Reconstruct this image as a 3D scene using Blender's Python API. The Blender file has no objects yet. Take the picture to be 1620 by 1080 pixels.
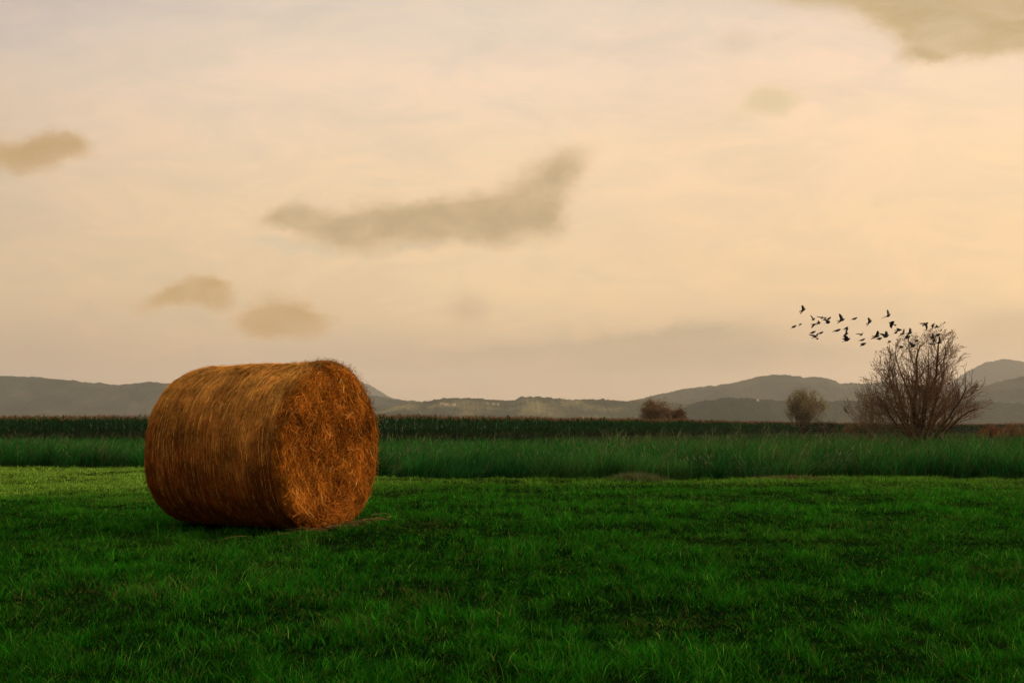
import bpy, math, random
import numpy as np
from mathutils import Vector, Matrix

random.seed(7)
RNG = np.random.default_rng(11)
S = bpy.context.scene
COL = S.collection
PI = math.pi

# ------------------------------------------------------------------ camera
H = 0.96
PITCH = math.atan(138 / 1500)
cd = bpy.data.cameras.new('camera')
cam = bpy.data.objects.new('camera', cd)
COL.objects.link(cam)
cam.location = (0, 0, H)
cam.rotation_euler = (PI / 2 + PITCH, 0, 0)
cd.sensor_width = 36
cd.lens = 1500 / 1620 * 36
cd.clip_start = 0.1
cd.clip_end = 40000
S.camera = cam
S.view_settings.view_transform = 'Standard'
S.view_settings.look = 'None'
S.view_settings.exposure = 0
S.view_settings.gamma = 1


def at(px, py, Y):
    """world point at depth Y along the sight line of a photo pixel"""
    u = (px - 810) / 1500
    v = (540 - py) / 1500
    y = math.cos(PITCH) - v * math.sin(PITCH)
    z = math.sin(PITCH) + v * math.cos(PITCH)
    t = Y / y
    return Vector((u * t, Y, H + z * t))


def dirUW(px, py):
    p = at(px, py, 1.0)
    return p.x, p.z - H


# ------------------------------------------------------------------ world
SUN_EL = math.radians(15)
SUN_AZ = math.radians(70)          # to the right of the view direction
W = bpy.data.worlds.new('World')
S.world = W
W.use_nodes = True
nt = W.node_tree
nt.nodes.clear()
N, Lk = nt.nodes.new, nt.links.new


def wmath(op, a, b=None, clamp=False, c=None):
    n = N('ShaderNodeMath')
    n.operation = op
    n.use_clamp = clamp
    for i, q in enumerate((a, b, c)):
        if q is None:
            continue
        if isinstance(q, (int, float)):
            n.inputs[i].default_value = q
        else:
            Lk(q, n.inputs[i])
    return n.outputs[0]


def wmix(fac, a, b, mode='MIX'):
    n = N('ShaderNodeMix')
    n.data_type = 'RGBA'
    n.blend_type = mode
    for k, q in (('Factor', fac), ('A', a), ('B', b)):
        s = [i for i in n.inputs if i.name == k and (i.type == 'VALUE' if k == 'Factor' else i.type == 'RGBA')][0]
        if isinstance(q, (int, float)):
            s.default_value = q
        elif isinstance(q, tuple):
            s.default_value = (*q, 1)
        else:
            Lk(q, s)
    return [o for o in n.outputs if o.type == 'RGBA'][0]


def wramp(fac, stops, interp='LINEAR'):
    n = N('ShaderNodeValToRGB')
    n.color_ramp.interpolation = interp
    e = n.color_ramp.elements
    while len(e) > 1:
        e.remove(e[-1])
    for i, (p, c) in enumerate(stops):
        q = e[0] if i == 0 else e.new(p)
        q.position = p
        q.color = (*c, 1)
    Lk(fac, n.inputs[0])
    return n.outputs[0]


tc = N('ShaderNodeTexCoord')
sp = N('ShaderNodeSeparateXYZ')
Lk(tc.outputs['Generated'], sp.inputs[0])
yy = wmath('MAXIMUM', wmath('ABSOLUTE', sp.outputs[1]), 0.12)
U = wmath('DIVIDE', sp.outputs[0], yy)
Wv = wmath('DIVIDE', sp.outputs[2], yy)
cmb = N('ShaderNodeCombineXYZ')
Lk(U, cmb.inputs[0])
Lk(Wv, cmb.inputs[1])
UW = cmb.outputs[0]


def wnoise(vec, scale, detail=4, rough=.55, stretch=(1, 1, 1), dist=0.0, loc=(0, 0, 0)):
    m = N('ShaderNodeMapping')
    m.inputs['Scale'].default_value = stretch
    m.inputs['Location'].default_value = loc
    Lk(vec, m.inputs['Vector'])
    n = N('ShaderNodeTexNoise')
    n.inputs['Scale'].default_value = scale
    n.inputs['Detail'].default_value = detail
    n.inputs['Roughness'].default_value = rough
    n.inputs['Distortion'].default_value = dist
    Lk(m.outputs[0], n.inputs['Vector'])
    return n


def lin(r, g, b):
    f = lambda c: (c / 255 / 12.92) if c / 255 <= .04045 else ((c / 255 + .055) / 1.055) ** 2.4
    return (f(r), f(g), f(b))


# gradient over elevation (tangent of it): position 0..1 = W 0..0.6
gz = wmath('MULTIPLY', Wv, 1 / 0.6)
base = wramp(gz, [
    (0.00, lin(198, 166, 131)), (0.065, lin(205, 174, 139)), (0.13, lin(211, 181, 143)), (0.19, lin(228, 197, 152)),
    (0.25, lin(240, 208, 160)), (0.36, lin(243, 212, 167)), (0.52, lin(243, 216, 178)), (0.64, lin(241, 217, 186)),
    (0.74, lin(232, 213, 188)), (0.82, lin(222, 206, 186)), (1.0, lin(205, 196, 182))])
lr = wmath('MULTIPLY_ADD', U, 1 / 1.3, c=0.5)
side = wramp(lr, [(0.0, (.66, .70, .78)), (0.08, (.80, .82, .88)), (0.28, (.94, .95, .97)), (0.5, (1, 1, 1)), (0.75, (1.05, 1.01, .98)), (0.92, (1.07, 1.03, .97))])
sky = wmix(1.0, base, side, 'MULTIPLY')
sky = wmix(1.0, sky, (1.01, .985, 1.015), 'MULTIPLY')
# broad soft streaks in the high veil
n1 = wnoise(UW, 3.2, 6, .55, (1, 3.2, 1), .3)
st = wramp(n1.outputs['Fac'], [(.32, (.93, .94, .945)), (.5, (1, 1, 1)), (.68, (1.05, 1.025, .985))])
sky = wmix(1.0, sky, st, 'MULTIPLY')
n2 = wnoise(UW, 8, 8, .66, (1, 2.6, 1), .8, (3, 1, 0))
st2 = wramp(n2.outputs['Fac'], [(.34, (.94, .955, .975)), (.5, (1, 1, 1)), (.62, (1.05, 1.02, 1.0))])
sky = wmix(1.0, sky, st2, 'MULTIPLY')

# clouds: soft bodies placed on the sky by direction, edges ruffled by noise
wn = wnoise(UW, 7, 3, .5, (1, 1.6, 1))
wf = wnoise(UW, 20, 7, .68, (1, 1.5, 1))


def vsub(a, k, s):
    m = N('ShaderNodeVectorMath')
    m.operation = 'SUBTRACT'
    Lk(a, m.inputs[0])
    m.inputs[1].default_value = (.5, .5, .5)
    q = N('ShaderNodeVectorMath')
    q.operation = 'SCALE'
    q.inputs['Scale'].default_value = s
    Lk(m.outputs[0], q.inputs[0])
    r = N('ShaderNodeVectorMath')
    r.operation = 'ADD'
    Lk(k, r.inputs[0])
    Lk(q.outputs[0], r.inputs[1])
    return r.outputs[0]


UWd = vsub(wf.outputs['Color'], vsub(wn.outputs['Color'], UW, .022), .032)


def blob(px, py, rx, ry, rot=0, w=1.0):
    u, w_ = dirUW(px, py)
    m = N('ShaderNodeMapping')
    m.vector_type = 'TEXTURE'
    m.inputs['Location'].default_value = (u, w_, 0)
    m.inputs['Rotation'].default_value = (0, 0, math.radians(rot))
    m.inputs['Scale'].default_value = (rx * 1.30 / 1500, ry * 1.62 / 1500, 1)
    Lk(UWd, m.inputs['Vector'])
    g = N('ShaderNodeTexGradient')
    g.gradient_type = 'SPHERICAL'
    Lk(m.outputs[0], g.inputs[0])
    return wmath('MULTIPLY', g.outputs['Fac'], w)


def cloud(sky, blobs, colour, lo, hi, amount):
    s = None
    for b in blobs:
        v = blob(*b)
        s = v if s is None else wmath('ADD', s, v)
    mr = N('ShaderNodeMapRange')
    mr.interpolation_type = 'SMOOTHSTEP'
    mr.inputs['From Min'].default_value = lo * .5
    mr.inputs['From Max'].default_value = hi * 1.85
    mr.inputs['To Max'].default_value = amount
    Lk(s, mr.inputs['Value'])
    f = mr.outputs[0]
    front = wmath('GREATER_THAN', sp.outputs[1], 0.0)
    f = wmath('MULTIPLY', f, front)
    f = wmath('MULTIPLY', f, CN)
    core = wmath('MULTIPLY_ADD', s, .30, True, -.18 * 1.0)
    dkc = tuple(q * .90 for q in colour)
    lt = tuple(q * 1.06 for q in colour)
    return wmix(f, sky, wmix(core, lt, dkc))


cnn = wnoise(UW, 14, 4, .6, (1, 2.0, 1), .5, (2, 7, 0))
cnm = N('ShaderNodeMapRange')
cnm.inputs['From Min'].default_value = .3
cnm.inputs['From Max'].default_value = .62
cnm.inputs['To Min'].default_value = .66
cnm.inputs['To Max'].default_value = 1.0
Lk(cnn.outputs['Fac'], cnm.inputs['Value'])
CN = cnm.outputs[0]
TAUPE = lin(189, 162, 120)
GOLD = lin(200, 165, 114)
# the wide central cloud
sky = cloud(sky, [(440, 346, 46, 17, 25, 1.1), (478, 334, 54, 22, 15, 1.1), (500, 358, 74, 28, -8, 1.1), (556, 368, 95, 32, -8, 1.3), (606, 334, 56, 34, 0, 1.2), (640, 364, 120, 34, 2, 1.3),
                  (705, 340, 62, 34, 14, 1.2), (740, 352, 110, 40, 4, 1.3), (790, 326, 84, 46, 12, 1.3), (800, 366, 80, 32, -4, 1.2), (846, 308, 66, 46, 40, 1.1),
                  (880, 280, 62, 38, 48), (908, 254, 60, 22, 30), (874, 348, 32, 44, -10, 1.1)], TAUPE, .25, 1.15, .95)
sky = cloud(sky, [(430, 382, 60, 9, -2), (500, 394, 100, 13, -4), (660, 392, 90, 10, 4)], lin(196, 184, 158), .1, .9, .6)
# left edge cloud
sky = cloud(sky, [(-8, 234, 54, 34, -20, 1.2), (38, 252, 66, 24, -4, 1.4), (68, 242, 48, 28, 28, 1.3), (94, 228, 50, 27, 0, 1.3), (126, 238, 40, 18, -32, 1.1)], lin(197, 161, 112), .2, 1.0, 1.0)
# two small golden clouds lower left
sky = cloud(sky, [(258, 476, 58, 11, 20, 1.2), (295, 463, 50, 20, 10, 1.3), (330, 463, 44, 27, -6, 1.3), (352, 472, 34, 22, -38, 1.3)], lin(197, 156, 98), .15, .85, 1.0)
sky = cloud(sky, [(440, 492, 50, 32, 0, 1.3), (410, 508, 50, 22, 4, 1.3), (446, 513, 76, 18, 0, 1.1), (486, 506, 46, 24, -8, 1.3)], lin(198, 155, 98), .15, .85, 1.0)
# pale puffs and grey bars
sky = cloud(sky, [(732, 486, 50, 30, 0), (745, 492, 40, 22, 0)], lin(205, 174, 138), .1, 1.1, .8)
sky = cloud(sky, [(1200, 168, 66, 26, 24, 1.4), (1228, 156, 46, 24, 10, 1.3)], lin(222, 198, 152), .15, 1.0, .8)
sky = cloud(sky, [(1160, 66, 45, 34, 0, 1.4), (1190, 66, 60, 20, 4), (1320, 68, 34, 8, -5), (1255, 52, 40, 8, 8)], lin(220, 198, 172), .1, 1.1, .7)
sky = cloud(sky, [(1060, 552, 330, 40, 4), (1140, 548, 180, 36, 0), (1000, 580, 420, 40, 0)], lin(176, 153, 122), .1, 1.4, .8)
sky = cloud(sky, [(1010, 540, 260, 14, 7), (1130, 524, 150, 14, 3), (860, 552, 170, 12, 5), (1180, 545, 130, 16, -2), (720, 560, 120, 16, 0), (1290, 552, 120, 14, -6)], lin(176, 156, 124), .1, 1.3, .70)
sky = cloud(sky, [(960, 500, 70, 10, 4), (700, 530, 90, 10, 0), (560, 545, 120, 10, 3), (1440, 560, 160, 16, 4), (640, 590, 200, 10, 0)], lin(196, 172, 138), .1, 1.2, .5)
sky = cloud(sky, [(1600, 512, 120, 26, 12), (1590, 545, 160, 46, 6)], lin(196, 163, 126), .1, 1.2, .7)
sky = cloud(sky, [(140, 482, 36, 14, -12), (310, 510, 60, 14, -8), (60, 548, 140, 26, 0)], lin(186, 160, 132), .1, 1.1, .6)
# large cloud at the upper right
sky = cloud(sky, [(1260, -22, 160, 26, 0), (1370, 0, 130, 44, -14, 1.1), (1450, 20, 90, 50, -30, 1.1), (1530, 10, 150, 70, 0, 1.2), (1490, 66, 70, 30, 14), (1540, 62, 110, 30, 10, 1.1),
                  (1620, 45, 110, 46, 14, 1.2), (1455, 90, 60, 12, 10), (1420, -40, 240, 60, 0, 1.3), (1600, -40, 220, 90, 0, 1.3)], lin(200, 172, 124), .2, 1.1, 1.0)
# unseen sky overhead brightened to light grass, bale and hills; slightly dimmer behind
up = N('ShaderNodeMapRange')
up.inputs['From Min'].default_value = .50
up.inputs['From Max'].default_value = .9
up.inputs['To Min'].default_value = 1.0
up.inputs['To Max'].default_value = 2.3
Lk(sp.outputs[2], up.inputs['Value'])
bk = N('ShaderNodeMapRange')
bk.inputs['From Min'].default_value = -.3
bk.inputs['From Max'].default_value = .5
bk.inputs['To Min'].default_value = .9
bk.inputs['To Max'].default_value = 1.0
Lk(sp.outputs[1], bk.inputs['Value'])
k = wmath('MULTIPLY', up.outputs[0], bk.outputs[0])
ck = N('ShaderNodeCombineXYZ')
for i in range(3):
    Lk(k, ck.inputs[i])
sky = wmix(1.0, sky, ck.outputs[0], 'MULTIPLY')

bgA = N('ShaderNodeBackground')
Lk(sky, bgA.inputs[0])
bgA.inputs[1].default_value = 1.07
st_ = N('ShaderNodeTexSky')
st_.sky_type = 'NISHITA'
st_.sun_disc = False
st_.sun_elevation = SUN_EL
st_.sun_rotation = SUN_AZ
st_.dust_density = 4
bgB = N('ShaderNodeBackground')
Lk(st_.outputs[0], bgB.inputs[0])
bgB.inputs[1].default_value = 0.05
mx = N('ShaderNodeMixShader')
mx.inputs[0].default_value = 0.05
Lk(bgA.outputs[0], mx.inputs[1])
Lk(bgB.outputs[0], mx.inputs[2])
wo = N('ShaderNodeOutputWorld')
Lk(mx.outputs[0], wo.inputs[0])

# ------------------------------------------------------------------ sun (veiled, low, from the right)
sl = bpy.data.lights.new('sun', 'SUN')
sl.energy = 3.2
sl.angle = math.radians(5)
sl.color = (1.0, .80, .52)
so = bpy.data.objects.new('sun', sl)
COL.objects.link(so)
sd = Vector((math.cos(SUN_EL) * math.sin(SUN_AZ), math.cos(SUN_EL) * math.cos(SUN_AZ), math.sin(SUN_EL)))
so.rotation_euler = sd.to_track_quat('Z', 'Y').to_euler()
so.location = (20, 10, 30)


# ------------------------------------------------------------------ helpers
def hash2(ix, iy, seed):
    h = (ix.astype(np.int64) * 374761393 + iy.astype(np.int64) * 668265263 + seed * 144665) & 0x7fffffff
    h = ((h ^ (h >> 13)) * 1274126177) & 0x7fffffff
    h = h ^ (h >> 16)
    return (h & 0xffffff) / 0xffffff


def vnoise(x, y, s, seed=0, octv=3):
    """smooth value noise in -1..1 with feature size s"""
    x = np.asarray(x, float)
    y = np.asarray(y, float)
    out = 0
    a = 1.0
    tot = 0
    for o in range(octv):
        X = x / s * (2 ** o) + 17.3 * o
        Y = y / s * (2 ** o) - 9.1 * o
        ix = np.floor(X)
        iy = np.floor(Y)
        fx = X - ix
        fy = Y - iy
        fx = fx * fx * (3 - 2 * fx)
        fy = fy * fy * (3 - 2 * fy)
        v = (hash2(ix, iy, seed + o) * (1 - fx) * (1 - fy) + hash2(ix + 1, iy, seed + o) * fx * (1 - fy)
             + hash2(ix, iy + 1, seed + o) * (1 - fx) * fy + hash2(ix + 1, iy + 1, seed + o) * fx * fy)
        out = out + a * (2 * v - 1)
        tot += a
        a *= .5
    return out / tot


def gz_(x, y):
    """height of the ground"""
    x = np.asarray(x, float)
    y = np.asarray(y, float)
    d = np.hypot(x, y)
    f = np.clip(1.4 - d / 60, 0, 1)
    return (vnoise(x, y, 2.2, 3, 2) * .040 + vnoise(x, y, .6, 5, 2) * .030) * f


def make_mesh(name, V, F, mat, parent=None, col=None, smooth=False):
    """V (n,3) array, F (m,3) or (m,4) array -> one mesh object"""
    V = np.asarray(V, np.float32)
    F = np.asarray(F, np.int32)
    me = bpy.data.meshes.new(name)
    k = F.shape[1]
    me.vertices.add(len(V))
    me.vertices.foreach_set('co', V.ravel())
    me.loops.add(F.size)
    me.loops.foreach_set('vertex_index', F.ravel())
    me.polygons.add(len(F))
    me.polygons.foreach_set('loop_start', np.arange(0, F.size, k, dtype=np.int32))
    me.update(calc_edges=True)
    if smooth:
        me.polygons.foreach_set('use_smooth', np.ones(len(F), bool))
    if col is not None:
        c = np.ones((len(V), 4), np.float32)
        c[:, :3] = col
        a = me.color_attributes.new('col', 'FLOAT_COLOR', 'POINT')
        a.data.foreach_set('color', c.ravel())
    me.validate()
    o = bpy.data.objects.new(name, me)
    COL.objects.link(o)
    if mat:
        me.materials.append(mat)
    if parent:
        o.parent = parent
    return o


def tag(o, label=None, cat=None, group=None, kind=None):
    for a, b in (('label', label), ('category', cat), ('group', group), ('kind', kind)):
        if b:
            o[a] = b
    return o


def empty(name, loc, rz=0, **k):
    o = bpy.data.objects.new(name, None)
    COL.objects.link(o)
    o.location = loc
    o.rotation_euler = (0, 0, rz)
    o.empty_display_size = .2
    return tag(o, **k)


def mat_nodes(name):
    m = bpy.data.materials.new(name)
    m.use_nodes = True
    t = m.node_tree
    t.nodes.clear()
    return m, t


def leaf_mat(name, trans=.3, gloss=.04, rough=.5, tint=(1, 1, 1), nscale=6, namt=.25):
    """foliage coloured per blade or leaf; part of the light passes through"""
    m, t = mat_nodes(name)
    n = t.nodes.new
    l = t.links.new
    a = n('ShaderNodeAttribute')
    a.attribute_name = 'col'
    g = n('ShaderNodeNewGeometry')
    nz = n('ShaderNodeTexNoise')
    nz.inputs['Scale'].default_value = nscale
    nz.inputs['Detail'].default_value = 3
    l(g.outputs['Position'], nz.inputs['Vector'])
    mr = n('ShaderNodeMapRange')
    mr.inputs['To Min'].default_value = 1 - namt
    mr.inputs['To Max'].default_value = 1 + namt
    mr.inputs['From Min'].default_value = .3
    mr.inputs['From Max'].default_value = .7
    l(nz.outputs['Fac'], mr.inputs['Value'])
    vm = n('ShaderNodeVectorMath')
    vm.operation = 'SCALE'
    l(a.outputs['Color'], vm.inputs[0])
    l(mr.outputs[0], vm.inputs['Scale'])
    v2 = n('ShaderNodeVectorMath')
    v2.operation = 'MULTIPLY'
    l(vm.outputs[0], v2.inputs[0])
    v2.inputs[1].default_value = tint
    d = n('ShaderNodeBsdfDiffuse')
    l(v2.outputs[0], d.inputs[0])
    tr = n('ShaderNodeBsdfTranslucent')
    l(v2.outputs[0], tr.inputs[0])
    mx = n('ShaderNodeMixShader')
    mx.inputs[0].default_value = trans
    l(d.outputs[0], mx.inputs[1])
    l(tr.outputs[0], mx.inputs[2])
    gl = n('ShaderNodeBsdfGlossy')
    gl.inputs['Roughness'].default_value = rough
    l(v2.outputs[0], gl.inputs[0])
    m2 = n('ShaderNodeMixShader')
    m2.inputs[0].default_value = gloss
    l(mx.outputs[0], m2.inputs[1])
    l(gl.outputs[0], m2.inputs[2])
    o = n('ShaderNodeOutputMaterial')
    l(m2.outputs[0], o.inputs[0])
    return m


def rough_mat(name, stops, scale=3, detail=8, bump=.3, rough=.9, stretch=(1, 1, 1), bscale=None, spec=.2, dist=.01):
    m, t = mat_nodes(name)
    n = t.nodes.new
    l = t.links.new
    g = n('ShaderNodeTexCoord')
    mp = n('ShaderNodeMapping')
    mp.inputs['Scale'].default_value = stretch
    l(g.outputs['Object'], mp.inputs[0])
    nz = n('ShaderNodeTexNoise')
    nz.inputs['Scale'].default_value = scale
    nz.inputs['Detail'].default_value = detail
    nz.inputs['Roughness'].default_value = .65
    l(mp.outputs[0], nz.inputs['Vector'])
    cr = n('ShaderNodeValToRGB')
    e = cr.color_ramp.elements
    while len(e) > 1:
        e.remove(e[-1])
    for i, (p, c) in enumerate(stops):
        q = e[0] if i == 0 else e.new(p)
        q.position = p
        q.color = (*c, 1)
    l(nz.outputs['Fac'], cr.inputs[0])
    b = n('ShaderNodeBsdfPrincipled')
    b.inputs['Roughness'].default_value = rough
    b.inputs['Specular IOR Level'].default_value = spec
    l(cr.outputs[0], b.inputs['Base Color'])
    n2 = n('ShaderNodeTexNoise')
    n2.inputs['Scale'].default_value = bscale or scale * 4
    n2.inputs['Detail'].default_value = 6
    l(mp.outputs[0], n2.inputs['Vector'])
    bp = n('ShaderNodeBump')
    bp.inputs['Strength'].default_value = bump
    bp.inputs['Distance'].default_value = dist
    l(n2.outputs['Fac'], bp.inputs['Height'])
    l(bp.outputs[0], b.inputs['Normal'])
    o = n('ShaderNodeOutputMaterial')
    l(b.outputs[0], o.inputs[0])
    return m


def blades(P, h, w, az, lean, bend, colr, tipcol=None, segs=2, face=None):
    """curved tapering blades. P (n,3) bases, az heading of the lean, lean/bend as fraction of height"""
    n = len(P)
    fa = az + PI / 2 + (RNG.random(n) - .5) * 1.4 if face is None else face
    sx = np.cos(fa) * w * .5
    sy = np.sin(fa) * w * .5
    V = np.zeros((n, 2 * segs + 1, 3), np.float32)
    C = np.zeros((n, 2 * segs + 1, 3), np.float32)
    if tipcol is None:
        tipcol = colr
    for i in range(segs + 1):
        t = i / segs
        off = (lean * t + bend * t * t) * h
        z = h * t * (1 - .28 * np.minimum(bend * t, 1.5))
        cx = P[:, 0] + np.cos(az) * off
        cy = P[:, 1] + np.sin(az) * off
        cz = P[:, 2] + z
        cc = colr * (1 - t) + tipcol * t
        if i < segs:
            k = (1 - .45 * t)
            V[:, 2 * i] = np.stack([cx - sx * k, cy - sy * k, cz], 1)
            V[:, 2 * i + 1] = np.stack([cx + sx * k, cy + sy * k, cz], 1)
            C[:, 2 * i] = cc
            C[:, 2 * i + 1] = cc
        else:
            V[:, 2 * i] = np.stack([cx, cy, cz], 1)
            C[:, 2 * i] = cc
    T = []
    for i in range(segs - 1):
        a = 2 * i
        T += [(a, a + 1, a + 3), (a, a + 3, a + 2)]
    a = 2 * (segs - 1)
    T.append((a, a + 1, a + 2))
    T = np.array(T)
    F = (np.arange(n)[:, None, None] * (2 * segs + 1) + T[None]).reshape(-1, 3)
    return V.reshape(-1, 3), F, C.reshape(-1, 3)


def ribbons(pts, w, colr, nrm):
    """pts (n,k,3) polylines, w (n,), nrm (n,k,3) surface direction -> flat straws"""
    n, k, _ = pts.shape
    tg = np.gradient(pts, axis=1)
    s = np.cross(tg, nrm)
    s /= (np.linalg.norm(s, axis=2, keepdims=True) + 1e-9)
    tw = RNG.normal(0, .45, (n, 1, 1))
    s = s * np.cos(tw) + nrm * np.sin(tw)
    A = pts - s * w[:, None, None] * .5
    B = pts + s * w[:, None, None] * .5
    V = np.stack([A, B], 2).reshape(-1, 3)
    C = np.repeat(colr, 2 * k, axis=0)
    F = []
    for i in range(k - 1):
        F.append([2 * i, 2 * i + 1, 2 * i + 3, 2 * i + 2])
    F = np.array(F)
    F = (np.arange(n)[:, None, None] * 2 * k + F[None]).reshape(-1, 4)
    return V, F, C


def join(parts):
    V, F, C = [], [], []
    o = 0
    for v, f, c in parts:
        V.append(v)
        F.append(f + o)
        C.append(c)
        o += len(v)
    return np.concatenate(V), np.concatenate(F), np.concatenate(C)


# ------------------------------------------------------------------ ground
def axis(vals):
    return np.array(sorted(set(np.round(np.concatenate(vals), 4))))


xs = axis([-np.geomspace(40, 9000, 26), -np.arange(0, 40, .35), np.arange(0, 40, .35), np.geomspace(40, 9000, 26)])
ys = axis([-np.geomspace(6, 9000, 20), np.arange(-6, 45, .35), np.geomspace(45, 9000, 30)])
GX, GY = np.meshgrid(xs, ys)
V = np.stack([GX, GY, gz_(GX, GY)], 2).reshape(-1, 3)
nx, ny = len(xs), len(ys)
ii = (np.arange(ny - 1)[:, None] * nx + np.arange(nx - 1)[None]).ravel()
F = np.stack([ii, ii + 1, ii + nx + 1, ii + nx], 1)
gm = rough_mat('meadow_soil', [(.35, (.002, .006, .002)), (.5, (.003, .011, .002)), (.65, (.006, .010, .003))], .7, 9, .6, 1.0, bscale=9, spec=.0)
tag(make_mesh('ground', V, F, gm, smooth=True), kind='structure')

# edge between the mown meadow and the tall grass
EX = np.array([-60, -12.96, -8.9, -2.6, -1.3, 2.2, 4.3, 6.9, 9.5, 40])
EY = np.array([26, 24.0, 22.9, 19.5, 18.2, 17.8, 17.7, 19.0, 18.3, 19])


def edge(x):
    return np.interp(x, EX, EY) + vnoise(x, x * 0, .9, 8, 2) * .18


# ------------------------------------------------------------------ hay bale frame (needed by the grass)
R, LEN, BA = .795, 1.67, .4467
near = np.array([-1.747, 9.257])
ax = np.array([math.cos(BA), -math.sin(BA)])
ctr = near - ax * LEN / 2


def bale_local(x, y):
    dx = x - ctr[0]
    dy = y - ctr[1]
    return dx * ax[0] + dy * ax[1], -dx * ax[1] + dy * ax[0]


# ------------------------------------------------------------------ meadow grass
def meadow():
    n = 1150000
    u = RNG.random(n)
    a = .35
    d0, d1 = 2.6, 27.
    d = (d0 ** a + u * (d1 ** a - d0 ** a)) ** (1 / a)
    x = (RNG.random(n) * 2 - 1) * (d * .66 + 1.6)
    y = d
    # clumps: pull blades towards tuft centres
    cl = np.round(x / .16 + RNG.normal(0, .2, n)) * .16 + (hash2(np.round(x / .16), np.round(y / .16), 1) - .5) * .16
    cy = np.round(y / .16 + RNG.normal(0, .2, n)) * .16 + (hash2(np.round(x / .16), np.round(y / .16), 2) - .5) * .16
    pull = RNG.random(n) * .75
    x = x * (1 - pull) + cl * pull + RNG.normal(0, .012, n)
    y = y * (1 - pull) + cy * pull + RNG.normal(0, .012, n)
    keep = y < edge(x) + .05
    lx, ly = bale_local(x, y)
    keep &= ~((np.abs(lx) < LEN / 2 - .06) & (np.abs(ly) < .38))
    dens = vnoise(x, y, .5, 40, 3)
    keep &= RNG.random(n) < np.clip(1.0 + dens * .9, .5, 1)
    x, y, d = x[keep], y[keep], y[keep]
    n = len(x)
    big = vnoise(x, y, 1.6, 21, 3)
    med = vnoise(x, y, .42, 22, 3)
    sm = vnoise(x, y, .14, 23, 2)
    h = (.050 + .018 * big + .045 * med + .045 * sm) * RNG.uniform(.45, 1.3, n)
    tall = RNG.random(n) < .03
    h = np.where(tall, h * 1.6 + .02, h)
    h = np.clip(h, .024, .17)
    lx, ly = bale_local(x, y)
    w = RNG.uniform(.0022, .0052, n) * np.clip((d / 5.5) ** .55, .85, 3)
    az = vnoise(x, y, .7, 31, 2) * 4 + RNG.normal(0, 1.8, n)
    lean = RNG.uniform(.02, .45, n)
    bend = RNG.uniform(.1, 1.1, n) * (1 + .5 * (RNG.random(n) < .2))
    # colours
    g = np.array([.0115, .128, .0040])
    dk = np.array([.0032, .038, .0020])
    yl = np.array([.095, .175, .018])
    br = np.array([.115, .090, .028])
    f = np.clip(.5 + .8 * med + .6 * sm + .4 * big + RNG.normal(0, .35, n), 0, 1)[:, None]
    c = dk * (1 - f) + g * f
    p1 = np.clip(vnoise(x, y, 2.6, 51, 3) * 1.5 - .1, 0, 1)
    # paler band towards the far left: sunlit look put into the blade colours
    s = np.clip((-1.5 - x) / 3.0, 0, 1) * np.clip((y - 12.2 + vnoise(x, y, 1.6, 61, 3) * 2.6) / 3.2, 0, 1)
    s2 = np.clip((y - edge(x) + 3.2 + vnoise(x, y * .4, 1.2, 63, 2) * 2) / 2.4, 0, 1) * .45
    fy = np.clip(.18 * p1 + .85 * s + s2 + .12 * np.clip((y - 8) / 8, 0, 1) + RNG.normal(0, .17, n), 0, 1)[:, None]
    c = c * (1 - fy) + yl * fy
    c = c * (1 + .6 * np.clip(s, 0, 1) + .5 * s2 + .25 * np.clip((y - 7) / 6, 0, 1))[:, None]
    pb = np.clip(vnoise(x, y, .8, 71, 3) * 2.4 - .62, 0, 1) * .8
    fb = (RNG.random(n) < (.05 + .36 * pb))[:, None]
    c = np.where(fb, br * RNG.uniform(.35, 1.1, (n, 1)), c)
    h = np.where(fb[:, 0], h * .8, h)
    lf = (RNG.random(n) < .07)[:, None]
    c = np.where(lf, c * .5 + np.array([.085, .150, .022]) * .9, c)
    c = c * np.exp(RNG.normal(0, .45, (n, 1)))
    P = np.stack([x, y, gz_(x, y) - .006], 1)
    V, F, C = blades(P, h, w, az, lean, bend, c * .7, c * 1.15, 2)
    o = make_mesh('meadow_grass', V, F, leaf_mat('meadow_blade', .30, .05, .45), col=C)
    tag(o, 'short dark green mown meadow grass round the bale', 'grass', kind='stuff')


meadow()


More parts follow.
